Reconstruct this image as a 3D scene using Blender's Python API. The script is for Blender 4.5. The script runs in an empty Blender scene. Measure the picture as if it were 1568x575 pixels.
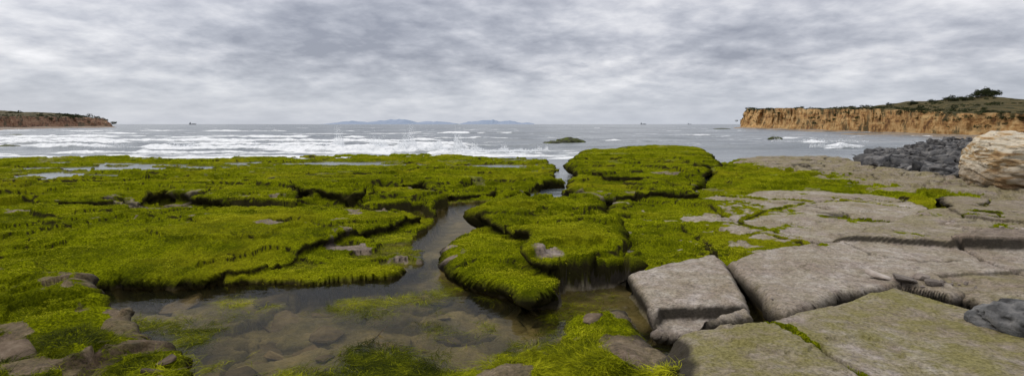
import bpy, bmesh, math, random
import numpy as np
from mathutils import Vector
random.seed(7); rng=np.random.default_rng(7)
sc=bpy.context.scene
CZ=1.75; F=855.0; HZ=190.0; SEA=-0.30
def G(u,v,z=0.0):
    y=(CZ-z)*F/(v-HZ); return ((u-784.0)/F*y, y)
def D(u,y): return ((u-784.0)/F*y, y)

# ---------------- numpy noise ----------------
def _h(ix,iy,seed):
    h=(ix*374761393+iy*668265263+seed*974634777)&0xffffffff
    h=((h^(h>>13))*1274126177)&0xffffffff
    h^=h>>16
    return (h&0xffffff)/float(0xffffff)
def vn(x,y,seed=0):
    xf=np.floor(x); yf=np.floor(y); ix=xf.astype(np.int64); iy=yf.astype(np.int64)
    fx=x-xf; fy=y-yf
    fx=fx*fx*fx*(fx*(fx*6-15)+10); fy=fy*fy*fy*(fy*(fy*6-15)+10)
    a=_h(ix,iy,seed); b=_h(ix+1,iy,seed); c=_h(ix,iy+1,seed); d=_h(ix+1,iy+1,seed)
    return ((a+(b-a)*fx)*(1-fy)+(c+(d-c)*fx)*fy)*2-1
def fbm(x,y,o=4,seed=0,g=0.5):
    s=0;a=1;n=0
    for i in range(o):
        s=s+a*vn(x,y,seed+i*17); n+=a; a*=g
        x,y=(x*1.6+y*1.2)+3.1,(-x*1.2+y*1.6)+7.7
    return s/n
def ss(a,b,x):
    t=np.clip((x-a)/(b-a),0,1); return t*t*(3-2*t)
def cellular(x,y,seed):
    xi=np.floor(x).astype(np.int64); yi=np.floor(y).astype(np.int64); f1=np.full(x.shape,9.); f2=np.full(x.shape,9.); idv=np.zeros(x.shape)
    for i in (-1,0,1):
        for j in (-1,0,1):
            cx=xi+i; cy=yi+j; hx=_h(cx,cy,seed); hy=_h(cx,cy,seed+9); d=np.hypot(cx+hx-x,cy+hy-y); m=d<f1
            f2=np.where(m,f1,np.minimum(f2,d)); idv=np.where(m,_h(cx,cy,seed+21),idv); f1=np.where(m,d,f1)
    return f2-f1,idv

# ---------------- material helpers ----------------
class NT:
    def __init__(s,name):
        s.m=bpy.data.materials.new(name); s.m.use_nodes=True; s.t=s.m.node_tree
        s.n=s.t.nodes; s.n.clear(); s.out=s.n.new('ShaderNodeOutputMaterial')
    def new(s,k): return s.n.new(k)
    def l(s,a,b): s.t.links.new(a,b)
    def put(s,sock,v):
        if hasattr(v,'links'): s.l(v,sock)
        else: sock.default_value=v
    def pos(s,scale=(1,1,1)):
        g=s.new('ShaderNodeNewGeometry'); m=s.new('ShaderNodeMapping'); s.l(g.outputs['Position'],m.inputs[0]); m.inputs['Scale'].default_value=scale; return m.outputs[0]
    def noise(s,scale,detail=4,rough=.55,vec=None,dist=0):
        n=s.new('ShaderNodeTexNoise'); n.inputs['Scale'].default_value=scale; n.inputs['Detail'].default_value=detail; n.inputs['Roughness'].default_value=rough; n.inputs['Distortion'].default_value=dist
        s.l(vec if vec is not None else s.pos(),n.inputs['Vector']); return n.outputs['Fac']
    def voro(s,scale,feat='F1',vec=None):
        n=s.new('ShaderNodeTexVoronoi'); n.feature=feat; n.inputs['Scale'].default_value=scale
        s.l(vec if vec is not None else s.pos(),n.inputs['Vector']); return n.outputs['Distance']
    def ramp(s,f,stops):
        r=s.new('ShaderNodeValToRGB'); e=r.color_ramp.elements
        while len(e)<len(stops): e.new(0.5)
        for i,(p,c) in enumerate(stops):
            e[i].position=p; e[i].color=(c,c,c,1) if not hasattr(c,'__len__') else (*c,1)
        s.l(f,r.inputs[0]); return r.outputs[0]
    def mix(s,f,a,b,mode='MIX'):
        m=s.new('ShaderNodeMix'); m.data_type='RGBA'; m.blend_type=mode
        s.put(m.inputs[0],f)
        for k,v in ((6,a),(7,b)):
            if hasattr(v,'links'): s.l(v,m.inputs[k])
            else: m.inputs[k].default_value=(*v,1) if len(v)==3 else v
        return m.outputs[2]
    def math(s,op,a,b=0.0,clamp=False):
        m=s.new('ShaderNodeMath'); m.operation=op; m.use_clamp=clamp; s.put(m.inputs[0],a); s.put(m.inputs[1],b); return m.outputs[0]
    def bump(s,h,dist,strength=1.0,nrm=None):
        b=s.new('ShaderNodeBump'); b.inputs['Distance'].default_value=dist; b.inputs['Strength'].default_value=strength; s.l(h,b.inputs['Height'])
        if nrm is not None: s.l(nrm,b.inputs['Normal'])
        return b.outputs[0]
    def bsdf(s,col,rough=.8,nrm=None,spec=.3):
        p=s.new('ShaderNodeBsdfPrincipled')
        s.put(p.inputs['Base Color'],col if hasattr(col,'links') else (*col,1)); s.put(p.inputs['Roughness'],rough); s.put(p.inputs['Specular IOR Level'],spec)
        if nrm is not None: s.l(nrm,p.inputs['Normal'])
        return p
    def done(s,sh): s.l(sh.outputs[0] if hasattr(sh,'outputs') else sh,s.out.inputs[0]); return s.m
    def attr(s,name):
        a=s.new('ShaderNodeAttribute'); a.attribute_name=name; return a

def mesh_np(name,verts,faces,mat,k=4,attrs=None,smooth=True):
    me=bpy.data.meshes.new(name); nv=len(verts); nf=len(faces)
    me.vertices.add(nv); me.vertices.foreach_set('co',np.ascontiguousarray(verts,dtype=np.float32).ravel())
    me.loops.add(nf*k); me.loops.foreach_set('vertex_index',np.ascontiguousarray(faces,dtype=np.int32).ravel())
    me.polygons.add(nf); me.polygons.foreach_set('loop_start',np.arange(0,nf*k,k,dtype=np.int32))
    try: me.polygons.foreach_set('loop_total',np.full(nf,k,dtype=np.int32))
    except Exception: pass
    me.update(calc_edges=True)
    me.polygons.foreach_set('use_smooth',np.full(nf,smooth,dtype=bool))
    if attrs:
        for an,av in attrs.items():
            a=me.color_attributes.new(an,'FLOAT_COLOR','POINT'); a.data.foreach_set('color',np.ascontiguousarray(av,dtype=np.float32).ravel())
    me.update()
    ob=bpy.data.objects.new(name,me); sc.collection.objects.link(ob)
    if mat: me.materials.append(mat)
    return ob
def gridfaces(R,C):
    i=np.arange(R*C).reshape(R,C)
    return np.stack([i[:-1,:-1],i[:-1,1:],i[1:,1:],i[1:,:-1]],-1).reshape(-1,4)

# ================= TERRAIN =================
R,C=980,1250
ys=2.1*(75/2.1)**np.linspace(0,1,R); ts=np.linspace(-1.2,1.3,C)
Y=np.repeat(ys[:,None],C,1); X=Y*ts[None,:]
w1=fbm(X*1.1,Y*1.1,4,11); w2=fbm(X*1.1,Y*1.1,4,21); f1=fbm(X*4.5,Y*4.5,4,12,.6); f2=fbm(X*4.5,Y*4.5,4,22,.6)
far=ss(9,18,Y)
WX=X+.15*w1+.085*f1+0.4*far*fbm(X*.45,Y*.45,3,13)
WY=Y+.15*w2+.085*f2+0.6*far*fbm(X*.45,Y*.45,3,23)
N1=fbm(X*.5,Y*.5,4,31); N2=fbm(X*2.2,Y*2.2,4,32); N3=fbm(X*9,Y*9,4,33,0.6)
ce,cid=cellular(X*1.0+.5*w1+.1*f1,Y*1.5+.5*w2+.1*f2,5)
ce2,cid2=cellular(X*.26+.25*w1+4+.04*f1,Y*.42+.25*w2+.04*f2,6)
H=-0.60+0.22*cid+0.09*N2+.08*N1-.06*np.exp(-(ce/.05)**2) - 0.5*ss(30,36,Y)
M=.30*ss(0,.5,N1+.5*N2); DK=.55*np.exp(-(ce/.06)**2); TN=.15+.5*cid; GT=.6+.0*H
OX=np.zeros_like(H); OY=np.zeros_like(H)
def segd(px,py,a,b):
    ax,ay=a;bx,by=b; dx,dy=bx-ax,by-ay; L=dx*dx+dy*dy+1e-9
    t=np.clip(((px-ax)*dx+(py-ay)*dy)/L,0,1); return px-(ax+t*dx), py-(ay+t*dy)
def sub(pts,marg=1.0):
    y0=min(p[1] for p in pts)-marg; y1=max(p[1] for p in pts)+marg
    r0=np.searchsorted(ys,y0); r1=np.searchsorted(ys,y1)
    tt=[p[0]/p[1] for p in pts]; m=marg/max(2.1,y0)
    c0=np.searchsorted(ts,min(tt)-m); c1=np.searchsorted(ts,max(tt)+m)
    return slice(max(0,r0),min(R,r1+1)),slice(max(0,c0),min(C,c1+1))
def sdf(pts,px,py):
    best=np.full(px.shape,1e18); nx=np.zeros_like(px); ny=np.zeros_like(px); ins=np.zeros(px.shape,bool)
    n=len(pts)
    for i in range(n):
        a=pts[i]; b=pts[(i+1)%n]
        vx,vy=segd(px,py,a,b); d=vx*vx+vy*vy; m=d<best
        best=np.where(m,d,best); nx=np.where(m,vx,nx); ny=np.where(m,vy,ny)
        if a[1]!=b[1]:
            c=((a[1]>py)!=(b[1]>py))&(px<(b[0]-a[0])*(py-a[1])/(b[1]-a[1])+a[0]); ins^=c
    d=np.sqrt(best); sg=np.where(ins,1.0,-1.0); k=sg/np.maximum(d,1e-6)
    return d*sg,nx*k,ny*k
def slab(poly,z,moss=None,tone=None,gt=None,w=0.045,rnd=0.025,rr=0.08,nz=0.03,tilt=(0,0),hfun=None,lip=1.0,warp=1.0):
    pts=[G(u,v,z) for u,v in poly]; s_=sub(pts)
    px=X[s_]+(WX[s_]-X[s_])*warp; py=Y[s_]+(WY[s_]-Y[s_])*warp
    d,nx,ny=sdf(pts,px,py)
    ww=np.maximum(w,Y[s_]*0.006); s=ss(-1,1,d/ww)
    cx=sum(p[0] for p in pts)/len(pts); cy=sum(p[1] for p in pts)/len(pts)
    top=z+nz*(N1[s_]+.6*N2[s_])-rnd*np.exp(-np.maximum(d,0)/rr)+tilt[0]*(X[s_]-cx)+tilt[1]*(Y[s_]-cy)
    if hfun is not None: top=top+hfun(X[s_],Y[s_])
    drop=np.clip(top-H[s_],-1,1)
    face=4*s*(1-s)*np.clip(np.abs(drop)/0.10,0,1)  # steep ledge faces, darkened later to paint the shade under the lip
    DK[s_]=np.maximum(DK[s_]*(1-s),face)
    k=np.maximum(drop,0)*(9.5*0.6*s*(1-s)**3-9.5*0.35*s**3*(1-s))*lip
    OX[s_]=OX[s_]*(1-s)+nx*k; OY[s_]=OY[s_]*(1-s)+ny*k
    H[s_]=H[s_]+(top-H[s_])*s
    for A,val in ((M,moss),(TN,tone),(GT,gt)):
        if val is not None:
            vv=val(X[s_],Y[s_]) if callable(val) else val
            A[s_]=A[s_]+(vv-A[s_])*s
def crack(line,depth,w,moss=None,z=0,warp=1.0,dark=.8):
    pts=[G(u,v,z) for u,v in line]; s_=sub(pts,.8); px=X[s_]+(WX[s_]-X[s_])*warp;py=Y[s_]+(WY[s_]-Y[s_])*warp; best=np.full(px.shape,1e9)
    for a,b in zip(pts[:-1],pts[1:]):
        vx,vy=segd(px,py,a,b); best=np.minimum(best,np.sqrt(vx*vx+vy*vy))
    ww=np.maximum(w*(1+.6*N2[s_]),Y[s_]*0.0035); e=np.exp(-(best/ww)**4)
    H[s_]-=depth*e; DK[s_]=np.maximum(DK[s_],e*dark)
    if moss is not None: M[s_]=np.maximum(M[s_],moss*np.exp(-(best/(ww*3.0))**2))

back=lambda x,y: -0.15*ss(13,24,y)+0.05*fbm(x*.35,y*.5,3,91)-0.12*ss(.10,.14,fbm(x*.28,y*.42,4,92))-0.08*ss(-.02,.02,fbm(x*.5+5,y*.8,4,93))-.06*ss(.02,.05,fbm(x*1.1,y*1.5,4,94))
slab([(-700,236),(0,236),(200,234),(420,233),(640,231),(840,236),(845,245),(850,262),(800,290),(720,312),(700,325),(650,328),(560,312),(400,312),(-700,330)],0.0,1,0.3,0,hfun=back)
slab([(-700,302),(0,300),(60,302),(190,297),(250,285),(310,292),(420,300),(462,300),(445,282),(560,292),(580,275),(640,272),(700,283),(790,276),(862,264),(845,248),(600,243),(380,244),(200,252),(90,262),(-30,272),(-700,275)],0.13,1,0.3,0,hfun=lambda x,y:-0.24*ss(15,25,y)-0.12*ss(.06,.10,fbm(x*.3,y*.45,4,95))-.07*ss(.0,.04,fbm(x*.8,y*1.2,4,96)))
slab([(300,292),(360,278),(440,276),(462,290),(455,302),(420,300)],0.21,1,.3,0)
slab([(540,312),(600,285),(665,286),(725,300),(712,314),(680,324),(620,320)],0.08,1,.3,0)
slab([(-200,322),(-20,312),(60,318),(40,330),(-60,342),(-300,345)],0.14,.8,.3,0)
slab([(440,362),(540,328),(650,318),(672,340),(640,372),(648,392),(592,414),(520,420),(440,423),(340,424),(330,400)],-0.20,1,.3,0,rnd=.03,nz=.04)
slab([(-500,315),(0,312),(150,312),(300,306),(440,308),(560,306),(615,314),(640,322),(600,332),(540,344),(480,360),(440,378),(405,388),(350,394),(325,400),(130,400),(0,394),(-500,385)],0.04,1,.3,0,rnd=.04,rr=.2,nz=.06,hfun=lambda x,y:-.05*ss(.04,.07,fbm(x*.7,y*1.1,4,98))-.13*(1-ss(7.2,9.0,y))*(1-ss(-3.2,-2.4,x)))
slab([(808,240),(868,238),(892,248),(878,262),(855,266),(838,252)],-0.42,.1,.1,.3,w=.15,rnd=0,lip=0)
slab([(748,323),(768,338),(742,360),(695,405),(628,405),(650,378),(674,345),(702,326)],-0.56,0.1,.3,.4,w=.08,rnd=-.02,lip=0)
crack([(872,262),(852,272),(800,286),(768,296),(742,316),(724,330)],.22,.09)
crack([(560,306),(540,300),(560,286)],.15,.1)
# centre block
slab([(686,380),(704,352),(755,336),(820,340),(870,380),(960,385),(985,400),(910,424),(862,436),(812,450),(792,432),(745,414),(700,402)],-0.04,1,.3,0,rnd=.02,nz=.05,warp=.7)
slab([(728,320),(758,302),(800,290),(900,288),(942,325),(948,350),(978,365),(972,380),(905,380),(870,386),(835,390),(808,380),(812,352),(775,334)],0.19,1,.3,0,rnd=.02,nz=.06,warp=.7,hfun=lambda x,y:-.08*ss(.02,.05,fbm(x*1.0,y*1.5,4,99)))
def m6(x,y):
    return .68-.44*ss(2.8,6.0,x)+.26*ss(10,15,y)*(1-ss(4.5,8,x))
slab([(930,292),(1060,290),(1240,283),(1400,296),(1500,320),(1420,345),(1290,366),(1250,374),(1110,394),(1000,415),(962,402),(940,340)],-0.06,m6,.9,.45,w=.05,rnd=.01,hfun=lambda x,y:-.03*ss(.0,.02,fbm(x*.5,y*.7,4,100)))
slab([(898,294),(868,280),(885,258),(900,250),(1010,252),(1078,262),(1062,292)],0.08,.95,.3,0)
slab([(868,242),(900,227),(1000,221),(1068,224),(1092,240),(1072,256),(1078,268),(1050,272),(1005,264),(930,262),(885,256)],0.28,1,.35,0,rnd=.04,rr=.3,hfun=lambda x,y:-.12*ss(.0,.04,fbm(x*.5+2,y*.8,4,89)))
slab([(1090,248),(1150,238),(1260,235),(1340,247),(1400,262),(1480,262),(2100,262),(2100,322),(1500,322),(1440,322),(1395,300),(1350,292),(1240,284),(1150,292),(1080,288)],0.03,lambda x,y:1.0-.88*ss(8.0,13.5,x+1.6*fbm(x*.3,y*.3,3,88)),.55,.6,nz=.05,hfun=lambda x,y:-.09*ss(0,.04,fbm(x*.5,y*.7,4,97))-.07*ss(.08,.12,fbm(x*.9,y*1.2,4,87)))
slab([(1330,252),(1332,236),(1400,224),(1450,216),(1500,213),(2300,212.5),(2300,278),(1470,274),(1400,264)],-0.12,.03,.15,0,w=.3,nz=.12)
slab([(1275,362),(1350,345),(1412,322),(1445,318),(1560,322),(2000,330),(2000,385),(1600,376),(1462,378),(1380,374),(1300,370)],0.10,.33,.7,.6,nz=.04,warp=.6)
slab([(1440,300),(1500,305),(2000,300),(2000,345),(1568,338),(1480,330)],0.18,.2,.5,.5)
slab([(1452,360),(1500,348),(1620,350),(1700,380),(1590,388),(1500,378)],0.18,.1,.35,.1,warp=.5,w=.03)
# foreground slabs
slab([(850,448),(960,438),(1005,478),(1005,505),(925,500),(850,490)],-0.33,.15,.8,.7,rnd=.01)
slab([(962,418),(1050,398),(1096,392),(1128,436),(1148,480),(1080,482),(1005,472),(985,447)],-0.02,.02,1.,.3,w=.026,rnd=.006,tilt=(.05,.03),nz=.012,warp=.22,lip=.4)
slab([(1112,396),(1180,380),(1290,370),(1460,382),(2000,392),(2000,430),(1568,428),(1450,447),(1380,432),(1280,445),(1204,474),(1185,464),(1150,430)],0.0,.03,.95,.3,w=.026,rnd=.008,nz=.018,warp=.25,lip=.4)
slab([(1440,425),(1568,415),(1900,420),(1900,470),(1560,480),(1480,452)],-0.03,.2,.6,.6,w=.03,nz=.04,warp=.4)
slab([(1010,484),(1080,488),(1150,486),(1120,498),(1050,507),(1000,502)],-.16,.05,.8,.2,w=.03,warp=.3)
slab([(980,524),(1060,502),(1170,490),(1250,466),(1370,437),(1450,457),(1568,487),(2100,505),(2300,900),(1000,900),(1045,620),(1032,562)],0.03,.16,.85,1.0,w=.028,rnd=.010,nz=.03,warp=.28,lip=.4,hfun=lambda x,y:-.02*ss(.05,.07,fbm(x*.8+1,y*.9,4,101)))
# lower left corner
slab([(-900,396),(0,402),(50,412),(110,436),(190,472),(215,510),(272,532),(285,900),(-900,900)],-0.13,lambda x,y:.58+.8*fbm(x*1.5+y,y*1.2,3,71),.0,.35,w=.08,nz=.08,hfun=lambda x,y:.07*ss(0,.05,fbm(x*1.8+y*.8,y*.9,3,72))+.07*ss(.05,.09,fbm(x*1.2-y,y*.7,3,74)))
# bottom centre
slab([(440,700),(560,620),(720,565),(800,518),(870,487),(945,483),(992,522),(1040,566),(1060,900),(430,900)],-0.28,lambda x,y:.70+.8*fbm(x*2,y*2,3,73),.1,.3,w=.2,nz=.12,rnd=.05,rr=.3,hfun=lambda x,y:.15*ss(.2,1.0,x+0*y))
crack([(1103,390),(1116,408),(1138,436),(1166,480)],.25,.028,warp=.25,dark=1)
crack([(1190,478),(1230,466),(1290,449),(1375,433)],.16,.022,warp=.25)
crack([(1380,432),(1450,451),(1568,484)],.14,.03,warp=.25)
crack([(1175,490),(1230,520),(1300,565),(1380,620)],.12,.020,.8,warp=.5)
crack([(1045,300),(1100,315),(1160,338),(1250,362)],.05,.05,.8)
crack([(1150,325),(1230,305),(1300,300),(1410,312)],.05,.05,.8)
crack([(1105,394),(1080,360),(1040,330),(960,318)],.05,.06,.9)
crack([(1060,345),(1180,350),(1250,375)],.04,.05,.9)
crack([(1240,300),(1150,296),(1100,292)],.05,.06,.9)
crack([(1470,382),(1520,405),(1600,425)],.10,.02,.4,warp=.5)
crack([(1290,372),(1330,392),(1400,402),(1470,400)],.02,.010,.3,warp=.9,dark=.5)
jr=(1-ss(.2,.45,M))*(X>1.2)*ss(7.5,9,Y)
jj=np.exp(-(ce2/(.008+.0012*Y))**2)*jr; H-=.05*jj; DK=np.maximum(DK,.75*jj); H+=jr*(cid2-.5)*.05; M=np.maximum(M,.62*np.exp(-(ce2/.05)**2)*jr*(X<10))
tr=fbm(X*.32+3,Y*.55,4,55); st=ss(.14,.14+.02+.0012*Y,tr)
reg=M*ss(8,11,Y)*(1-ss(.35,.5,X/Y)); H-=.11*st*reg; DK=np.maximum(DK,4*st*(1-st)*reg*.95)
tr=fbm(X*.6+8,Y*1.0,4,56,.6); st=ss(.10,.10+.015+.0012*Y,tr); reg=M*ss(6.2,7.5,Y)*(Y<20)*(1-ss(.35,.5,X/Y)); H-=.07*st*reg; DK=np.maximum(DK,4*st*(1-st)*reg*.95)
mn=fbm(X*1.7,Y*1.7,4,81); mf=fbm(X*6,Y*6,3,82)
moss=np.clip(ss(.42,.60,M+.32*mn+.18*mf),0,1)
bare=ss(.36,.50,fbm(X*.75+9,Y*.9,4,83)+.18*mf)
bx,by=G(935,395,0); bare*=1-np.exp(-(((X-bx)/.8)**2+((Y-by)/.9)**2)**2)
moss*=1-.75*bare*(1-far*.4)
bx,by=G(838,379,.16); bb=np.exp(-(((X-bx)/.34)**2+((Y-by)/.34)**2)*1.2+mn*.8); moss*=1-np.clip(bb*1.8-.4,0,1); TN=np.maximum(TN,np.clip(bb*1.5-.4,0,.8))
bx,by=G(1040,268,.1); bb=np.exp(-(((X-bx)/1.2)**2+((Y-by)/.7)**2)*1.2+mn*.8); moss*=1-np.clip(bb*1.8-.5,0,1)
lum=1-np.abs(fbm(X*2.6,Y*2.6,4,84)); 
H+=moss*(.045*(lum-.7)+.028*fbm(X*12,Y*12,3,85)+.012*N3)
H+=(1-moss)*(.010*N3+.02*(np.abs(N2)-.3)*(1-TN)+.008*N2)
strata=fbm(X*.9,Y*1.1,5,86); q=strata*7; q=np.floor(q)+ss(.42,.58,q-np.floor(q)); H+=(1-moss)*.028*q/8*3*np.clip(TN,0,1)*.6
V=np.stack([X+OX,Y+OY,H],-1)
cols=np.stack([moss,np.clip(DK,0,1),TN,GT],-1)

m=NT('rock_and_algae'); at=m.attr('mask'); sep=m.new('ShaderNodeSeparateColor'); m.l(at.outputs['Color'],sep.inputs[0])
mo,dk,tn=sep.outputs[0],sep.outputs[1],sep.outputs[2]; gt=at.outputs['Alpha']
n_f=m.noise(38,5,.7); n_m=m.noise(5,6,.7); n_l=m.noise(.9,5,.6); n_h=m.noise(140,3,.7)
rockL=m.ramp(n_m,[(.3,(.27,.215,.18)),(.46,(.40,.34,.295)),(.58,(.48,.425,.385)),(.7,(.56,.52,.485))])
rockD=m.ramp(n_m,[(.3,(.03,.022,.015)),(.5,(.11,.07,.042)),(.7,(.24,.175,.12))])
rock=m.mix(tn,rockD,rockL)
rock=m.mix(m.ramp(n_l,[(.44,0),(.60,.5)]),rock,(.23,.17,.12))
rock=m.mix(1.0,rock,m.ramp(m.noise(15,6,.75),[(.36,.6),(.5,1.0),(.62,1.2)]),'MULTIPLY')
rock=m.mix(1.0,rock,m.ramp(n_f,[(.3,.5),(.5,1.0),(.7,1.3)]),'MULTIPLY')
wv=m.new('ShaderNodeVectorMath'); wv.operation='ADD'; nzc=m.new('ShaderNodeTexNoise'); nzc.inputs['Scale'].default_value=1.3; nzc.inputs['Detail'].default_value=5; m.l(m.pos(),nzc.inputs['Vector']); m.l(m.pos(),wv.inputs[0]); m.l(nzc.outputs['Color'],wv.inputs[1])
hair=m.ramp(m.voro(1.1,'DISTANCE_TO_EDGE',wv.outputs[0]),[(0,1),(.010,0)]); rock=m.mix(m.math('MULTIPLY',hair,m.ramp(n_l,[(.45,0),(.55,.55)])),rock,(.06,.045,.03))
pits=m.voro(26); rock=m.mix(m.math('MULTIPLY',m.ramp(pits,[(.10,1),(.2,0)]),m.math('MULTIPLY',n_l,.8)),rock,(.03,.025,.02))
gm=m.math('MULTIPLY',gt,m.ramp(m.noise(1.7,7,.75),[(.37,0),(.57,.88)])); rock=m.mix(gm,rock,m.mix(m.ramp(n_f,[(.4,0),(.6,1)]),(.14,.125,.02),(.29,.26,.08)))
al=m.ramp(n_f,[(.28,(.02,.028,.001)),(.45,(.10,.12,.003)),(.6,(.25,.28,.005)),(.78,(.40,.42,.012))])
al=m.mix(m.ramp(m.noise(1.3,6,.7),[(.44,0),(.64,.82)]),al,(.045,.058,.003))
al=m.mix(m.ramp(m.noise(.35,5,.6),[(.5,0),(.70,.6)]),al,(.30,.27,.012))
mf_=m.ramp(m.math('ADD',m.math('MULTIPLY',m.math('SUBTRACT',n_f,.5),.9),mo),[(.38,0),(.6,1)])
col=m.mix(mf_,rock,al)
dkf=m.math('MULTIPLY',m.ramp(dk,[(.1,0),(.65,1)]),.92); col=m.mix(dkf,col,m.mix(n_m,(.004,.004,.003),(.045,.034,.02)))  # dark cracks and wet faces, plus undercut shade painted into the colour
g=m.new('ShaderNodeNewGeometry'); sx=m.new('ShaderNodeSeparateXYZ'); m.l(g.outputs['Position'],sx.inputs[0])
wetf=m.ramp(m.math('ADD',sx.outputs[2],.6,),[(.27,1),(.36,0)])
under=m.mix(m.math('MULTIPLY',wetf,.55),col,m.ramp(m.noise(2.6,6,.7),[(.35,(.03,.025,.008)),(.5,(.15,.115,.045)),(.66,(.38,.29,.15))]))
h=m.math('ADD',m.math('MULTIPLY',n_f,1.0),m.math('MULTIPLY',n_h,.4)); h=m.math('SUBTRACT',h,m.math('MULTIPLY',m.ramp(pits,[(.05,1),(.25,0)]),.3))
nb=m.bump(h,.03,.9)
rg=m.math('SUBTRACT',.85,m.math('MULTIPLY',wetf,.4)); sp_=m.math('MULTIPLY',m.math('SUBTRACT',1.0,mf_),.28)
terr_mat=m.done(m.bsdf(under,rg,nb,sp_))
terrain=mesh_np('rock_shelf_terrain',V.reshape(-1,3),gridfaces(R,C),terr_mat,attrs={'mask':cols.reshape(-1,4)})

# ---------------- algae strands ----------------
def strands(name,idx,Lf,Wf,mat,up=(.03,.48),flat=None,tb=0.55,swirl=3.5):
    n=len(idx); P=V.reshape(-1,3)[idx].copy()
    yy=P[:,1].copy(); P[:,0]+=rng.normal(0,.002,n)*yy; P[:,1]+=rng.normal(0,.003,n)*yy
    L=Lf(yy)*rng.uniform(.5,1.5,n); W=Wf(yy)*rng.uniform(.6,1.4,n)
    a=fbm(P[:,0]*swirl,P[:,1]*swirl,2,61)*math.pi*3+rng.normal(0,.7,n)
    d=np.stack([np.cos(a),np.sin(a),np.zeros(n)],-1)
    a2=a+rng.normal(0,.7,n); d2=np.stack([np.cos(a2),np.sin(a2),np.zeros(n)],-1)
    upv=rng.uniform(*up,n)
    z=np.zeros((n,3)); z[:,2]=1
    p0=P-z*.004; p1=P+d*(L*.4)[:,None]+z*(L*.45*upv)[:,None]; p2=p1+d2*(L*.5)[:,None]+z*(L*rng.uniform(-.45,.2,n))[:,None]
    if flat is not None:
        zz_=flat(n); p0[:,2]=zz_-.006; p1[:,2]=zz_; p2[:,2]=zz_-.004
    side=np.stack([-np.sin(a),np.cos(a),rng.uniform(-.6,.6,n)*(0.3 if flat is not None else 1)],-1)
    w=W[:,None]*side
    vs=np.stack([p0-w*.5,p0+w*.5,p1-w*.5,p1+w*.5,p2-w*.12,p2+w*.12],1).reshape(-1,3)
    b=(np.arange(n)*6)[:,None]; f=np.concatenate([b+np.array([0,1,3,2]),b+np.array([2,3,5,4])],1).reshape(-1,4)
    t=np.clip(tb+.50*fbm(P[:,0]*.9,P[:,1]*.9,4,62)+.42*fbm(P[:,0]*4.5,P[:,1]*4.5,3,65)+rng.normal(0,.17,n),0,1)
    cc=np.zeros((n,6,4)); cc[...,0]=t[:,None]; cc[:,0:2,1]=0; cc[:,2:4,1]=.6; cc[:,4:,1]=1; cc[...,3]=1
    return mesh_np(name,vs,f,mat,attrs={'tint':cc.reshape(-1,4)})
m=NT('green_algae'); at=m.attr('tint'); sep=m.new('ShaderNodeSeparateColor'); m.l(at.outputs['Color'],sep.inputs[0])
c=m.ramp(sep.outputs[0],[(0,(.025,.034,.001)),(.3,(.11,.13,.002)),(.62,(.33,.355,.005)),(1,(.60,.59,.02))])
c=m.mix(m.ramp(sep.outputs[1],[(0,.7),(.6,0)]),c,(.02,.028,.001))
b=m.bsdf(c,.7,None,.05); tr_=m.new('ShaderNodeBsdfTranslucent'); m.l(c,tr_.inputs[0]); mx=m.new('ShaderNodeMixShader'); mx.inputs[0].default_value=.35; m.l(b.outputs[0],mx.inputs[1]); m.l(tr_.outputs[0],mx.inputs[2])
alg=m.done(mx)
wgt=(moss*(1-.97*np.clip(DK*1.5,0,1))*(ts[None,:]>-1.0)*(ts[None,:]<1.0)*(H>SEA-.03)*(Y<34)).ravel()
patch=ss(-.4,.4,fbm(X*2.0,Y*2.0,5,63,.65)).ravel(); wgt=wgt*(.12+.88*patch); wgt/=wgt.sum()
idx=rng.choice(R*C,330000,p=wgt)
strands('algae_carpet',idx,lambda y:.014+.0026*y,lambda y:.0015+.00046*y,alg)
U0=784+F*X/Y; V0=HZ+CZ*F/Y
def box(u0,u1,v0,v1,s=40): return ss(u0-s,u0+s,U0)*(1-ss(u1-s,u1+s,U0))*ss(v0-s*.5,v0+s*.5,V0)*(1-ss(v1-s*.5,v1+s*.5,V0))
nz_=ss(-.10,.30,fbm(X*1.8,Y*1.8,5,64,.6))
inpool=(H<SEA-.01)*(Y<9)
near=np.exp(-((H-SEA)/.04)**2)
ed=inpool*nz_*(1.0*box(540,900,490,640)+.9*box(150,320,455,640)+.35*box(320,560,520,640)+.3*box(340,660,418,440,12)+.2*box(640,760,390,460,15)+.15*box(820,980,430,500,15))+.06*near*(Y<9)*(X<1.2)*(ts[None,:]>-1)
ed=ed.ravel(); ed/=ed.sum(); idx=rng.choice(R*C,60000,p=ed)
strands('floating_seaweed',idx,lambda y:.17+0*y,lambda y:.0034+0*y,alg,flat=lambda n:SEA+.003-rng.exponential(.05,n)*(rng.random(n)<.75)+rng.uniform(0,.012,n),tb=.38,swirl=1.5)
ed=((H>SEA)*moss*(Y<5.2)*(1.0*box(480,1050,480,640)+.8*box(-100,290,400,640))).ravel(); ed/=ed.sum(); idx=rng.choice(R*C,36000,p=ed)
strands('draped_seaweed',idx,lambda y:.13+0*y,lambda y:.0030+0*y,alg,up=(.0,.4),tb=.42,swirl=1.5)

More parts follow.
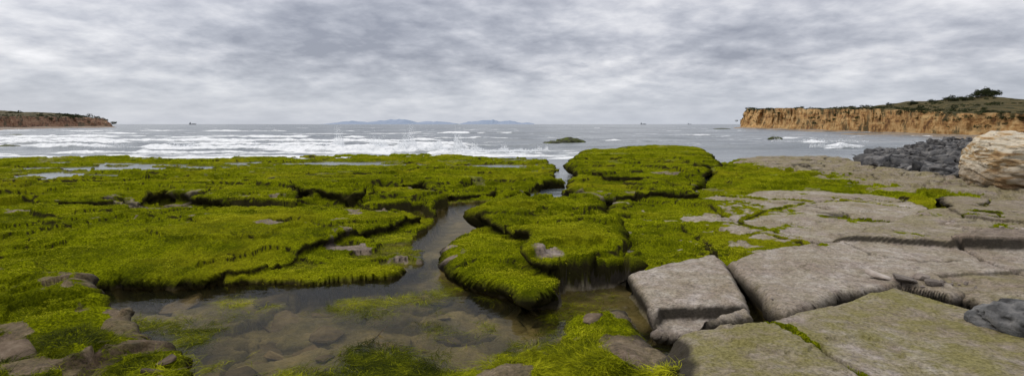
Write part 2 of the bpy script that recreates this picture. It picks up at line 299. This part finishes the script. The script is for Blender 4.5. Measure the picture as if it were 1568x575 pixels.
# ================= WATER =================
m=NT('tide_pool_water'); lw=m.new('ShaderNodeFresnel'); lw.inputs[0].default_value=1.33
nb=m.bump(m.noise(7,3,.5,m.pos((1,1.6,1))),.02,.25); m.l(nb,lw.inputs['Normal'])
t_=m.new('ShaderNodeBsdfTransparent'); t_.inputs[0].default_value=(.84,.81,.62,1)
d_=m.new('ShaderNodeBsdfDiffuse'); d_.inputs[0].default_value=(.09,.09,.045,1)
gl=m.new('ShaderNodeBsdfGlossy'); gl.inputs['Roughness'].default_value=.03; m.l(nb,gl.inputs['Normal'])
a=m.new('ShaderNodeMixShader'); a.inputs[0].default_value=.06; m.l(t_.outputs[0],a.inputs[1]); m.l(d_.outputs[0],a.inputs[2])
b=m.new('ShaderNodeMixShader'); m.l(m.math('MULTIPLY',lw.outputs[0],.5),b.inputs[0]); m.l(a.outputs[0],b.inputs[1]); m.l(gl.outputs[0],b.inputs[2])
pool_mat=m.done(b)
mesh_np('tide_pool_water',[(-20,1.5,SEA),(20,1.5,SEA),(20,15,SEA),(-20,15,SEA)],[[0,1,2,3]],pool_mat)

Rs,Cs=950,760
ysea=15*(20000/15)**(np.linspace(0,1,Rs)**1.12); tsea=np.linspace(-1.5,1.5,Cs)
YS=np.repeat(ysea[:,None],Cs,1); XS=YS*tsea
amp=ss(30,48,YS)
def wave(lx,ly,a,seed,maxy):
    f=vn(XS/lx,YS/ly+.8*fbm(XS/(lx*3),YS/(ly*5),2,seed+5),seed); f=1-2*np.abs(f); return a*f*(1-ss(maxy*.5,maxy,YS))
Z=amp*(wave(28,7,.13,101,500)+wave(8,2.4,.07,102,220)+wave(2.6,1.1,.035,103,100))+ss(60,150,YS)*wave(60,22,.22,104,1500)
U=784+F*XS/YS
def breaker(yc,wd,hh,u0,u1,sd):
    yl=yc+3.5*fbm(XS/11,XS*0+sd,4,sd)*yc/45; e=(YS-yl)
    wv=.5+.8*ss(-.4,.5,fbm(XS/6,XS*0+sd*3.3,3,sd+9))
    prof=np.where(e<0,np.exp(-(e/(wd*.35*wv))**2),np.exp(-(e/(wd*wv))**2))
    brk=ss(-.25,.15,fbm(XS/9,XS*0+sd*2.1,3,sd+4)+(.3 if hh>=.45 else 0))
    ext=ss(u0,u0+60,U+60*vn(XS/6,YS/6,sd))*(1-ss(u1-60,u1,U+60*vn(XS/6,YS/6,sd)))
    return prof*ext*(.15+.85*brk), hh
foam=np.zeros_like(Z)
for (yc,wd,hh,u0,u1,sd) in [(43,4,.6,430,740,201),(38.5,2.4,.35,640,850,202),(45,3.0,.4,20,500,203),(54,3.5,.3,250,830,213),(62,3,.35,100,700,204),(55,3.,.35,-400,260,205),(84,4,.35,-400,560,206),(76,3.5,.28,560,860,207),(46,2.2,.45,1220,1345,208),(60,3,.5,1210,1330,215),(70,3,.35,1150,1330,209),(120,5,.35,100,900,210),(38,2.0,.2,-300,460,211),(92,4,.3,880,1180,212),(165,7,.3,-300,600,214),(70,4,.35,-300,250,216),(60,2.5,.25,880,1120,217)]:
    p,hh=breaker(yc,wd,hh,u0,u1,sd); Z+=p*hh*(.7+.5*fbm(XS/1.6,YS/1.2,3,sd+40)); foam=np.maximum(foam,p*(1.3 if hh>.3 else .9))
lace=1-np.abs(fbm(XS/5.5+.3*YS/9,YS/2.6,5,301))*2.3
zone=ss(30,36,YS)*(1-ss(70,190,YS))*(.40+.60*(1-ss(640,1000,U)))
foam=np.maximum(foam,np.clip(lace,0,1)*zone*ss(-.35,.2,fbm(XS/16,YS/10,3,302)))
foam=np.maximum(foam,1.0*np.exp(-((YS-35)/3.0)**2)*ss(-.35,.15,fbm(XS/5,YS/2,4,303))*(1-ss(950,1100,U)))
caps=ss(.46,.60,fbm(XS/7,YS/2.5,4,304))*ss(50,90,YS)*(1-ss(300,500,YS)); foam=np.maximum(foam,caps*.7)
foam+=0.25*(fbm(XS/1.1,YS/.7,4,305))*foam
Z+=.16*np.clip(foam,0,1)*fbm(XS/.9,YS/.7,4,306)*ss(32,38,YS)*(1-ss(60,120,YS))
FV=np.stack([XS,YS,SEA+Z*1.0],-1)
fc=np.zeros((Rs,Cs,4)); fc[...,0]=np.clip(foam,0,1); fc[...,3]=1
m=NT('sea_water'); at=m.attr('foam'); sep=m.new('ShaderNodeSeparateColor'); m.l(at.outputs['Color'],sep.inputs[0])
n1=m.noise(1.1,4,.6,m.pos((.5,1.2,1))); n2=m.noise(.12,3,.6,m.pos((.5,1.4,1)))
nb=m.bump(n1,.14,.7); nb=m.bump(n2,.8,.5,nb)
wcol=m.mix(m.ramp(n2,[(.4,0),(.65,1)]),(.09,.11,.12),(.19,.21,.215))
wat=m.bsdf(wcol,.2,nb,.6)
fo=m.bsdf(m.ramp(m.noise(3,4,.7),[(.3,(.55,.58,.61)),(.55,(.86,.88,.9))]),.9,m.bump(m.noise(5,4,.7),.15,.6),.2)
ff=m.ramp(m.math('ADD',sep.outputs[0],m.math('MULTIPLY',m.math('SUBTRACT',m.noise(2.6,5,.75,m.pos((.6,1.3,1))),.5),1.1)),[(.33,0),(.68,1)])
ff=m.math('MULTIPLY',ff,m.ramp(sep.outputs[0],[(.03,0),(.2,1)]))
mx=m.new('ShaderNodeMixShader'); m.l(ff,mx.inputs[0]); m.l(wat.outputs[0],mx.inputs[1]); m.l(fo.outputs[0],mx.inputs[2])
sea_mat=m.done(mx)
mesh_np('sea',FV.reshape(-1,3),gridfaces(Rs,Cs),sea_mat,attrs={'foam':fc.reshape(-1,4)})
m=NT('sea_spray'); spray=m.done(m.bsdf((.86,.88,.9),.9))
def spray_mesh(name,groups):
    vs=[];fs=[];k=0
    for (u0,u1,yc,hh,n) in groups:
        ub=rng.uniform(u0,u1,n); env=np.clip(.15+1.3*fbm(ub/14,ub*0,3,402),.03,1)
        for u,e in zip(ub,env):
            y=yc+rng.normal(0,.6); x=(u-784)/F*y; hz_=abs(rng.normal(0,.42)); z=SEA+.2+hz_*hh*e*1.3; s=rng.uniform(.012,.04)*(1-.5*min(1,hz_))
            p=np.array([x,y,z]); t=rng.normal(0,s,(4,3)); vs.extend(p+t); fs+= [(k,k+1,k+2),(k,k+2,k+3),(k,k+3,k+1),(k+1,k+3,k+2)]; k+=4
    return mesh_np(name,np.array(vs),np.array(fs),spray,3,smooth=False)
spray_mesh('sea_spray',[(500,715,43,1.5,15000),(690,840,38.5,.8,4000),(120,520,45,.7,4500),(1240,1320,46,.7,1500),(1180,1330,60,.8,1200)])

# ================= COASTS =================
def coast(name,st,mat,seed,N=700,Q=170,toez=.5,inl=70,slope=.45):
    st=np.array(st,float); k=np.linspace(0,len(st)-1,N); ar=np.arange(len(st)); I=[np.interp(k,ar,st[:,j]) for j in range(st.shape[1])]
    tx,ty,sx_,sy_,ix,iy,bz,iz=I; L=np.hypot(ix,iy); ix/=L; iy/=L
    al=np.concatenate([[0],np.cumsum(np.hypot(np.diff(tx),np.diff(ty)))])
    q=np.linspace(0,1,Q)[None,:]; A=al[:,None]; 
    toe=toez+.2*vn(A/15,A*0,seed)
    a=np.clip(q/.22,0,1); b=np.clip((q-.22)/.48,0,1); c=np.clip((q-.70)/.30,0,1)
    BZ=bz[:,None]*(1+.09*fbm(A/9,A*0+2,4,seed+1)); IZ=iz[:,None]
    x=sx_[:,None]+(tx-sx_)[:,None]*a; y=sy_[:,None]+(ty-sy_)[:,None]*a
    z=-.7+(toe+.7)*a**.8+(a<1)*.15*fbm(x/3,y/3,3,seed+2)
    z=z+(BZ-toe)*(b**.85)
    run=BZ*slope*(b+.5*(1-b)*b)+ inl*c**1.6
    gul=fbm(A/7,A*0+b*.8,4,seed+3); gul2=fbm(A/1.6,b*3,4,seed+4,.6)
    run=run+BZ*(.8*gul+.22*gul2)*np.sin(np.pi*np.clip(b,0,1))**.6*(c<=0)+BZ*.5*fbm(A/9,A*0,3,seed+6)*b
    z=z+(IZ-BZ)*c**1.5+.45*np.clip(c*6,0,1)*fbm(A/8,c*9,4,seed+5)+ .5*np.sin(b*20+2.5*gul)*b*(1-b)*.6
    x=x+ix[:,None]*run; y=y+iy[:,None]*run
    cc=np.zeros((N,Q,4)); cc[...,0]=b; cc[...,1]=ss(-.01,.05,c+.05*gul+.16*np.clip(gul2+.1,0,1)*(b>.72)-.02); cc[...,2]=a*(b<=0.01); cc[...,3]=1
    vv=np.stack([x,y,z],-1); mesh_np(name,vv.reshape(-1,3),gridfaces(N,Q),mat,attrs={'zone':cc.reshape(-1,4)}); return vv
def cliff_material(name,o1,o2,o3,green,haze,scrub):
    m=NT(name); at=m.attr('zone'); sep=m.new('ShaderNodeSeparateColor'); m.l(at.outputs['Color'],sep.inputs[0])
    st=m.noise(1,5,.65,m.pos((.05,.05,.9)),.6); n=m.noise(.5,6,.75)
    c=m.ramp(m.math('ADD',m.math('MULTIPLY',st,.35),m.math('MULTIPLY',n,.65)),[(.41,o1),(.48,o2),(.56,o3)])
    c=m.mix(m.ramp(m.noise(.22,6,.75),[(scrub,0),(scrub+.07,.85)]),c,(.08,.07,.032))
    gr=m.ramp(m.noise(.5,5,.7),[(.35,green),(.62,(.17,.13,.05))]); c=m.mix(sep.outputs[1],c,gr)
    beach=m.ramp(m.noise(.8,5,.7),[(.35,(.20,.165,.13)),(.6,(.50,.42,.33))]); c=m.mix(sep.outputs[2],c,beach)
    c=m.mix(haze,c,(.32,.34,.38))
    return m.done(m.bsdf(c,.95,m.bump(m.noise(1.2,6,.75,m.pos((1.4,1.4,.7))),.9,1.0),.1))
cm=cliff_material('sandstone_cliff',(.17,.08,.03),(.48,.265,.095),(.66,.44,.20),(.035,.04,.012),.03,.53)
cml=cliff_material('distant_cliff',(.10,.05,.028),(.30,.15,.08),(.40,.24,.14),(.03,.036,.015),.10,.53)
def row(u,yt,us,ysh,ix,iy,bz,iz):
    a=D(u,yt); s=D(us,ysh); return (*a,*s,ix,iy,bz,iz)
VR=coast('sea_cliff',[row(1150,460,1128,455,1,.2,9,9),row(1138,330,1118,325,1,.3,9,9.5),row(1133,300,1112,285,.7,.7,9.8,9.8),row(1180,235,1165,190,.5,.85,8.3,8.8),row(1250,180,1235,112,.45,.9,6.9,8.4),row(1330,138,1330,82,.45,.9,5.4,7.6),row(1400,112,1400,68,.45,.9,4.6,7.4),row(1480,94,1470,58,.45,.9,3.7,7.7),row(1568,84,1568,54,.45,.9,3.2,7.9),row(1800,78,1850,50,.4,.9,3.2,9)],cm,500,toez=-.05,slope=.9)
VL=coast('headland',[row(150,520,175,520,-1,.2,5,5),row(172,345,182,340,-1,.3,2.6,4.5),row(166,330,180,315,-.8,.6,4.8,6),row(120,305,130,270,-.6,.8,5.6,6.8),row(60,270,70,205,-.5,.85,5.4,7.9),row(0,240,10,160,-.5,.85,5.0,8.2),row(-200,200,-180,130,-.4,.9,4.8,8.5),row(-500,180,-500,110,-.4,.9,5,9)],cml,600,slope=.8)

m=NT('shrub_foliage'); leaf=m.done(m.bsdf(m.ramp(m.noise(.9,4,.7),[(.35,(.014,.02,.008)),(.6,(.05,.06,.022))]),.8,None,.1))
def clump(P,r,n,flat=.7):
    d=rng.normal(0,1,(n,3)); d/=np.linalg.norm(d,axis=1)[:,None]; d*= (rng.uniform(.35,1,n)**.5)[:,None]; c=P+d*np.array([r,r,r*flat])
    t=rng.normal(0,r*.16,(n,3,3)); return (c[:,None,:]+t).reshape(-1,3)
pts=[]
for VV,n,rr in ((VR,300,(.25,.85)),(VL,60,(.5,1.3))):
    NN,QQ=VV.shape[:2]
    for i in range(n):
        a_=rng.integers(60,NN); qq=int(QQ*(rng.uniform(.70,.97) if rng.random()<.72 else rng.uniform(.34,.66))); P=VV[a_,min(qq,QQ-1)]
        r=rng.uniform(*rr)*(.6+P[1]/300)
        for k_ in range(3): pts.append(clump(P+rng.normal(0,r*.9,3)*np.array([1,1,.12])+np.array([0,0,r*.15]),r*rng.uniform(.5,1),70,.5))
pv=np.concatenate(pts); mesh_np('shrubs',pv,np.arange(len(pv)).reshape(-1,3),leaf,3,smooth=False)
m=NT('bark'); bark=m.done(m.bsdf(m.ramp(m.noise(6,4),[(.4,(.04,.03,.02)),(.6,(.10,.08,.06))]),.9))
def limb(bm,a,b,r0,r1,n=7):
    a=Vector(a);b=Vector(b); d=(b-a).normalized(); s=d.orthogonal().normalized(); t=d.cross(s)
    r=[[bm.verts.new(p+(s*math.cos(k*2*math.pi/n)+t*math.sin(k*2*math.pi/n))*q) for k in range(n)] for p,q in ((a,r0),(b,r1))]
    for k in range(n): bm.faces.new((r[0][k],r[0][(k+1)%n],r[1][(k+1)%n],r[1][k]))
def tree(u,yy,h,wd):
    x,y=D(u,yy); dd=np.hypot(VR[...,0]-x,VR[...,1]-y); j=np.unravel_index(np.argmin(dd),dd.shape); zb=VR[j][2]-.1; x,y=VR[j][0],VR[j][1]
    bm=bmesh.new(); limb(bm,(0,0,-.5),(.05*h,0,h*.4),.05*h,.035*h); tips=[(0,0,h*.8)]
    for k in range(7):
        an=k*.9+rng.uniform(-.3,.3); e=(math.cos(an)*wd*rng.uniform(.3,.8),math.sin(an)*wd*rng.uniform(.3,.8),h*rng.uniform(.35,.85)); limb(bm,(.04*h,0,h*rng.uniform(.2,.4)),e,.02*h,.008*h); tips.append(e)
    me=bpy.data.meshes.new('trunk'); bm.to_mesh(me); bm.free(); me.materials.append(bark); tk=bpy.data.objects.new('trunk',me); sc.collection.objects.link(tk)
    ps=[clump(np.array(e)+rng.normal(0,.15*wd,3),wd*rng.uniform(.2,.42),90,.75) for e in tips for _ in range(2)]
    pv=np.concatenate(ps); cr=mesh_np('crown',pv,np.arange(len(pv)).reshape(-1,3),leaf,3,smooth=False)
    e=bpy.data.objects.new('tree',None); sc.collection.objects.link(e); e.location=(x,y,zb); tk.parent=e; cr.parent=e
for u,h,w_ in ((1400,.8,1.2),(1432,.9,1.1),(1446,1.2,1.2),(1460,1.3,1.5),(1478,1.0,1.6),(1494,1.4,1.4),(1503,2.0,1.4),(1514,1.9,1.6),(1528,1.3,1.6),(1543,1.3,1.6),(1556,1.8,1.8),(1572,2.0,1.9)):
    tree(u,140+rng.uniform(-6,6),h,w_)

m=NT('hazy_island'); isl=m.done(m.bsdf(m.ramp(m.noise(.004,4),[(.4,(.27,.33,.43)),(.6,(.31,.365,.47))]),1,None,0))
def island(name,u0,u1,dist,hpx,seed):
    N=260; k=np.linspace(0,1,N); u=u0+(u1-u0)*k; hh=hpx/F*dist*(np.sin(np.pi*k)**.45)*(.68+.5*fbm(k*7,k*0,5,seed)); hh=np.maximum(hh,0)
    rows=[]
    for fy,fz in ((-.06,0),(-.03,.45),(0,1),(.05,.6),(.12,0)):
        y=dist*(1+fy)+0*k; rows.append(np.stack([(u-784)/F*dist,y,SEA-1+(hh+1.5)*fz*(1+.15*fbm(k*25,k*0+fz,3,seed+2))],-1))
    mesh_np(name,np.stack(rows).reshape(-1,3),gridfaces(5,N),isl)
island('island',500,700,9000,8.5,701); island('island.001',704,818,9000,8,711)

m=NT('ship_paint'); ship_m=m.done(m.bsdf(m.ramp(m.noise(.3),[(.3,(.05,.06,.08)),(.7,(.10,.11,.13))]),.6))
m=NT('ship_white_paint'); ship_w=m.done(m.bsdf(m.ramp(m.noise(.5),[(.3,(.2,.22,.25)),(.7,(.3,.32,.35))]),.6))
def ship(u,dist,L):
    bm=bmesh.new(); secs=[(-.5,.06,.10),(-.42,.085,.08),(0,.09,.075),(.35,.08,.085),(.5,.006,.12)]; rings=[]
    for s,w,h in secs: rings.append([bm.verts.new((s*L*(1 if z>0 else .96),yy*L*(1 if z>0 else .7),z)) for yy,z in ((-w,h*L),(-w,-.02*L),(w,-.02*L),(w,h*L))])
    for a,b in zip(rings[:-1],rings[1:]):
        for k in range(4): bm.faces.new((a[k],a[(k+1)%4],b[(k+1)%4],b[k]))
    bm.faces.new(rings[0]); bm.faces.new(rings[-1])
    me=bpy.data.meshes.new('hull'); bm.to_mesh(me); bm.free(); me.materials.append(ship_m)
    hull=bpy.data.objects.new('hull',me); bm=bmesh.new()
    for cx,cz,sx,sy,sz in ((-.33,.16,.16,.12,.14),(-.33,.25,.10,.10,.06),(-.36,.31,.03,.03,.08),(.1,.11,.4,.1,.05),(-.31,.33,.008,.008,.14),(.42,.18,.008,.008,.14)):
        r=bmesh.ops.create_cube(bm,size=1)['verts']; bmesh.ops.scale(bm,vec=(sx*L,sy*L,sz*L),verts=r); bmesh.ops.translate(bm,vec=(cx*L,0,cz*L),verts=r)
    me=bpy.data.meshes.new('deckhouse'); bm.to_mesh(me); bm.free(); me.materials.append(ship_w); dh=bpy.data.objects.new('deckhouse',me)
    e=bpy.data.objects.new('cargo_ship',None); x,y=D(u,dist); e.location=(x,y,SEA)
    for o in (hull,dh,e): sc.collection.objects.link(o)
    hull.parent=e; dh.parent=e
ship(295,2600,34); ship(985,3200,34); ship(1056,3600,26)

# ================= ROCKS =================
def hull_rocks(name,items,mat,npt=15):
    bm=bmesh.new()
    for (x,y,z,s,fl) in items:
        b2=bmesh.new(); ang=rng.uniform(0,6.28); ti=rng.normal(0,.22); ca,sa=math.cos(ang),math.sin(ang); el=rng.uniform(.6,1)
        for k in range(npt):
            p=rng.uniform(-1,1,3); p/=max(1e-6,np.linalg.norm(p)**.6); px,py,pz=p[0]*s,p[1]*s*el,p[2]*s*fl; pz+=ti*px
            b2.verts.new((x+ca*px-sa*py,y+sa*px+ca*py,z+pz))
        r=bmesh.ops.convex_hull(b2,input=b2.verts); bmesh.ops.delete(b2,geom=[v for v in b2.verts if not v.link_faces],context='VERTS')
        bmesh.ops.bevel(b2,geom=list(b2.edges),offset=s*.05,segments=1,affect='EDGES')
        me=bpy.data.meshes.new('t'); b2.to_mesh(me); b2.free(); bm.from_mesh(me); bpy.data.meshes.remove(me)
    me=bpy.data.meshes.new(name); bm.to_mesh(me); bm.free(); me.materials.append(mat); ob=bpy.data.objects.new(name,me); sc.collection.objects.link(ob); return ob
def rockmat(name,c1,c2,c3,sc_=1):
    m=NT(name); n=m.noise(3*sc_,6,.65); r=m.new('ShaderNodeNewGeometry')
    c=m.ramp(n,[(.35,c1),(.5,c2),(.66,c3)]); c=m.mix(.75,c,m.ramp(r.outputs['Random Per Island'],[(0,.35),(1,1.5)]),'MULTIPLY')
    return m.done(m.bsdf(c,.85,m.bump(m.noise(14*sc_,5,.7),.03,.9),.3))
grey=rockmat('grey_rubble',(.035,.036,.04),(.09,.088,.088),(.19,.18,.17))
tan_=rockmat('tan_stone',(.15,.12,.10),(.30,.255,.22),(.42,.38,.34))
brn=rockmat('brown_stone',(.04,.028,.016),(.12,.085,.055),(.22,.17,.12))
def th(x,y):
    i=np.clip(np.searchsorted(ys,y),0,R-1); j=np.clip(np.searchsorted(ts,x/y),0,C-1); return H[i,j]
it=[]
for k in range(1700):
    u=rng.uniform(1322,1640); v0=214+max(0,(1450-u))*.15; v=rng.uniform(v0,254+.12*(u-1328)); x,y=G(u,v,-.05)
    if y>66 or th(x,y)<-.35: continue
    s=rng.uniform(.10,.26)*(1+.02*y)*(1.8 if rng.random()<.08 else 1); pile=.25*ss(1360,1480,u)*(1-ss(250,262,v))*ss(18,26,y); it.append((x,y,th(x,y)+s*.15+pile*rng.uniform(.2,1),s,rng.uniform(.4,.8)))
hull_rocks('rubble_pile',it,grey)
it=[]
for (u,v,s,fl) in ((1345,431,.16,.3),(1385,436,.20,.3),(1160,478,.06,.6),(1150,472,.045,.7),(1180,480,.05,.6),(1070,494,.11,.3),(1135,486,.08,.5),(1410,434,.10,.5),(1430,442,.10,.5)):
    x,y=G(u,v,-.05); it.append((x,y,th(x,y)+s*fl*.35,s,fl))
for k in range(80):
    u,v=(rng.uniform(1140,1190),rng.uniform(462,486)) if k<40 else ((rng.uniform(1380,1500),rng.uniform(430,448)) if k<60 else (rng.uniform(1450,1600),rng.uniform(342,384)))
    x,y=G(u,v,-.05); s=rng.uniform(.01,.03)*(1+.05*y); it.append((x,y,th(x,y)+s*.3,s,.6))
hull_rocks('loose_stones',it,tan_)
it=[]
for k in range(46):
    u=rng.uniform(60,860); v=rng.uniform(445,600); x,y=G(u,v,-.5)
    if th(x,y)>-.40: continue
    s=rng.uniform(.06,.34); it.append((x,y,th(x,y)+.02,s,.22))
for (u,v,s) in ((240,560,.12),(255,548,.09),(30,560,.2),(905,474,.12),(960,470,.10)):
    x,y=G(u,v,-.1); it.append((x,y,th(x,y)+s*.1,s,.3))
hull_rocks('pool_stones',it,brn)

def blob(name,loc,size,mat,seed,sub_=6,fn=None,rot=0):
    bm=bmesh.new(); bmesh.ops.create_icosphere(bm,subdivisions=sub_,radius=1); bm.verts.ensure_lookup_table()
    P=np.array([v.co[:] for v in bm.verts]); P=fn(P); P*=np.array(size)
    c,s=math.cos(rot),math.sin(rot); P=P@np.array([[c,s,0],[-s,c,0],[0,0,1]])
    for v,p in zip(bm.verts,P): v.co=p
    for f in bm.faces: f.smooth=True
    me=bpy.data.meshes.new(name); bm.to_mesh(me); bm.free(); me.materials.append(mat); ob=bpy.data.objects.new(name,me); ob.location=loc; sc.collection.objects.link(ob); return ob
def bfn(P):
    d=P/np.linalg.norm(P,axis=1)[:,None]; x,y,z=d.T
    p=3.6; r=(np.abs(x)**p+np.abs(y)**p+np.abs(z)**p)**(-1/p); r=np.minimum(r,1.2)
    r*=1+.13*fbm(x*1.6+z*.7+5,y*1.6+z*1.3,4,801)
    q=z*4.2+1.1*fbm(x*1.5,y*1.5+z,3,802)+x*1.3; lay=np.abs((q%1)-.5)*2
    r*=1-.04*ss(.6,1,lay)+.04*fbm(x*6+z*9,y*6-z*4,4,803)
    P=d*r[:,None]; P[:,2]=np.maximum(P[:,2],-.8)
    P[:,0]*=1-.12*np.clip(P[:,2],-1,1); P[:,2]-=.10*np.clip(-P[:,0]-.2,0,1)*(P[:,2]>0); return P
m=NT('banded_boulder'); tcx=m.new('ShaderNodeTexCoord'); mp=m.new('ShaderNodeMapping'); m.l(tcx.outputs['Object'],mp.inputs[0]); mp.inputs['Scale'].default_value=(.55,.55,2.3); mp.inputs['Rotation'].default_value=(.1,.30,0)
st=m.noise(1.4,7,.65,mp.outputs[0],1.6); st2=m.noise(4,6,.7,mp.outputs[0],1.2)
sxx=m.new('ShaderNodeSeparateXYZ'); m.l(tcx.outputs['Object'],sxx.inputs[0])
c=m.ramp(st,[(.34,(.26,.14,.06)),(.43,(.50,.34,.17)),(.49,(.66,.57,.43)),(.58,(.70,.64,.52)),(.68,(.46,.35,.23))])
c=m.mix(m.ramp(st2,[(.53,0),(.62,.8)]),c,(.12,.075,.042))
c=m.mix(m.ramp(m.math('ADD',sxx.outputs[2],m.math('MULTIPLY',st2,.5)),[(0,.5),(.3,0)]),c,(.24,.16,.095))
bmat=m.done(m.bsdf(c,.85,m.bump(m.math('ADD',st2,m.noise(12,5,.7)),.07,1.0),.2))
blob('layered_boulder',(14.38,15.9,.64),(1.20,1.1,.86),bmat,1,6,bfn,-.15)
def pfn(P):
    d=P/np.linalg.norm(P,axis=1)[:,None]; x,y,z=d.T; r=1+.2*fbm(x*2+z,y*2-z,4,811)
    pc=rng.normal(0,1,(110,3)); pc/=np.linalg.norm(pc,axis=1)[:,None]
    for c_ in pc:
        dd=np.linalg.norm(d-c_,axis=1); rr=rng.uniform(.04,.12); r-=.09*np.exp(-(dd/rr)**4)
    return d*r[:,None]
pitm=rockmat('pitted_rock',(.05,.05,.05),(.15,.15,.15),(.28,.27,.26),2)
bx,by=G(1560,512,0); blob('pitted_rock',(bx+.24,by+.05,.05),(.48,.28,.21),pitm,2,6,pfn,-.5)
m=NT('mossy_sea_rock'); srm=m.done(m.bsdf(m.ramp(m.noise(2.5,5,.7),[(.35,(.02,.02,.015)),(.5,(.04,.045,.012)),(.62,(.10,.13,.01))]),.7,m.bump(m.noise(6,5),.1,1)))
def sfn(sd):
    def f(P):
        d=P/np.linalg.norm(P,axis=1)[:,None]; x,y,z=d.T; r=1+.35*fbm(x*2+z+sd,y*2-z,4,820+sd); return d*r[:,None]
    return f
def srock(u,v,w,hh,sd,dy=1.0):
    x,y=G(u,v,SEA); blob('sea_rock',(x,y,SEA),(w,w*dy,hh),srm,sd,5,sfn(sd))
srock(872,219,1.6,.55,1,.6); srock(845,220,.9,.3,2); srock(1186,213.5,.9,.34,3,.5)
srock(12,225,.9,.2,5); srock(50,222,.9,.12,6); srock(22,207,1.6,.2,7); srock(1105,197.6,3.2,.35,8,.6)

# ================= SKY / LIGHT =================
w=bpy.data.worlds.new('World'); sc.world=w; w.use_nodes=True; nt=w.node_tree; nt.nodes.clear()
class WN(NT):
    def __init__(s): s.t=nt; s.n=nt.nodes; s.out=s.n.new('ShaderNodeOutputWorld')
m=WN(); tcx=m.new('ShaderNodeTexCoord'); sp=m.new('ShaderNodeSeparateXYZ'); m.l(tcx.outputs['Generated'],sp.inputs[0])
zz=m.math('MAXIMUM',sp.outputs[2],0.0); den=m.math('ADD',zz,.24)
cb=m.new('ShaderNodeCombineXYZ'); m.l(m.math('DIVIDE',sp.outputs[0],den),cb.inputs[0]); m.l(m.math('DIVIDE',sp.outputs[1],den),cb.inputs[1])
P=cb.outputs[0]
def wmap(s,loc=(0,0,0)):
    mp=m.new('ShaderNodeMapping'); m.l(P,mp.inputs[0]); mp.inputs['Scale'].default_value=s; mp.inputs['Location'].default_value=loc; return mp.outputs[0]
n1=m.noise(4.2,8,.55,wmap((1,1,1),(.7,.2,0)),.15); n2=m.noise(.95,4,.5,wmap((1,1,1),(3.3,1.2,0)),.3); n3=m.noise(14,5,.55,wmap((1,1,1)),.2)
d=m.math('ADD',m.math('MULTIPLY',n1,.42),m.math('MULTIPLY',n2,.47)); d=m.math('ADD',d,m.math('MULTIPLY',n3,.11))
cl=m.ramp(d,[(.38,(.33,.345,.41)),(.46,(.47,.485,.55)),(.52,(.61,.62,.68)),(.59,(.79,.79,.83)),(.66,(.97,.96,.99))])
hz=m.ramp(zz,[(0.0,1),(.04,.65),(.10,0)]); cl=m.mix(m.math('MULTIPLY',hz,.8),cl,(.60,.64,.72))
br=m.ramp(zz,[(.2,.0),(1,1)]); cl=m.mix(br,cl,(1.12,1.11,1.12))
sky=m.new('ShaderNodeTexSky'); sky.sky_type='NISHITA'; sky.sun_disc=False; sky.sun_elevation=math.radians(50); sky.sun_rotation=math.radians(-70)
sc10=m.mix(1.0,cl,(10,10,10),'MULTIPLY')
fin=m.mix(.90,sky.outputs[0],sc10)
bg=m.new('ShaderNodeBackground'); m.l(fin,bg.inputs[0]); bg.inputs[1].default_value=.1; m.l(bg.outputs[0],m.out.inputs[0])
sl=bpy.data.lights.new('sun','SUN'); sl.energy=1.5; sl.angle=math.radians(10); sl.color=(1,.93,.84); so=bpy.data.objects.new('sun',sl); sc.collection.objects.link(so)
el=math.radians(50); az=math.radians(-70); dv=Vector((math.sin(az)*math.cos(el),math.cos(az)*math.cos(el),math.sin(el))); so.rotation_euler=dv.to_track_quat('Z','Y').to_euler()

cam=bpy.data.cameras.new('camera'); co=bpy.data.objects.new('camera',cam); sc.collection.objects.link(co); sc.camera=co
co.location=(0,0,CZ); co.rotation_euler=(math.radians(90),0,0); cam.sensor_width=36; cam.lens=36*F/1568; cam.shift_y=-(287.5-HZ)/1568; cam.clip_end=60000; cam.clip_start=.05
sc.view_settings.view_transform='Standard'; sc.view_settings.look='None'; sc.view_settings.exposure=0
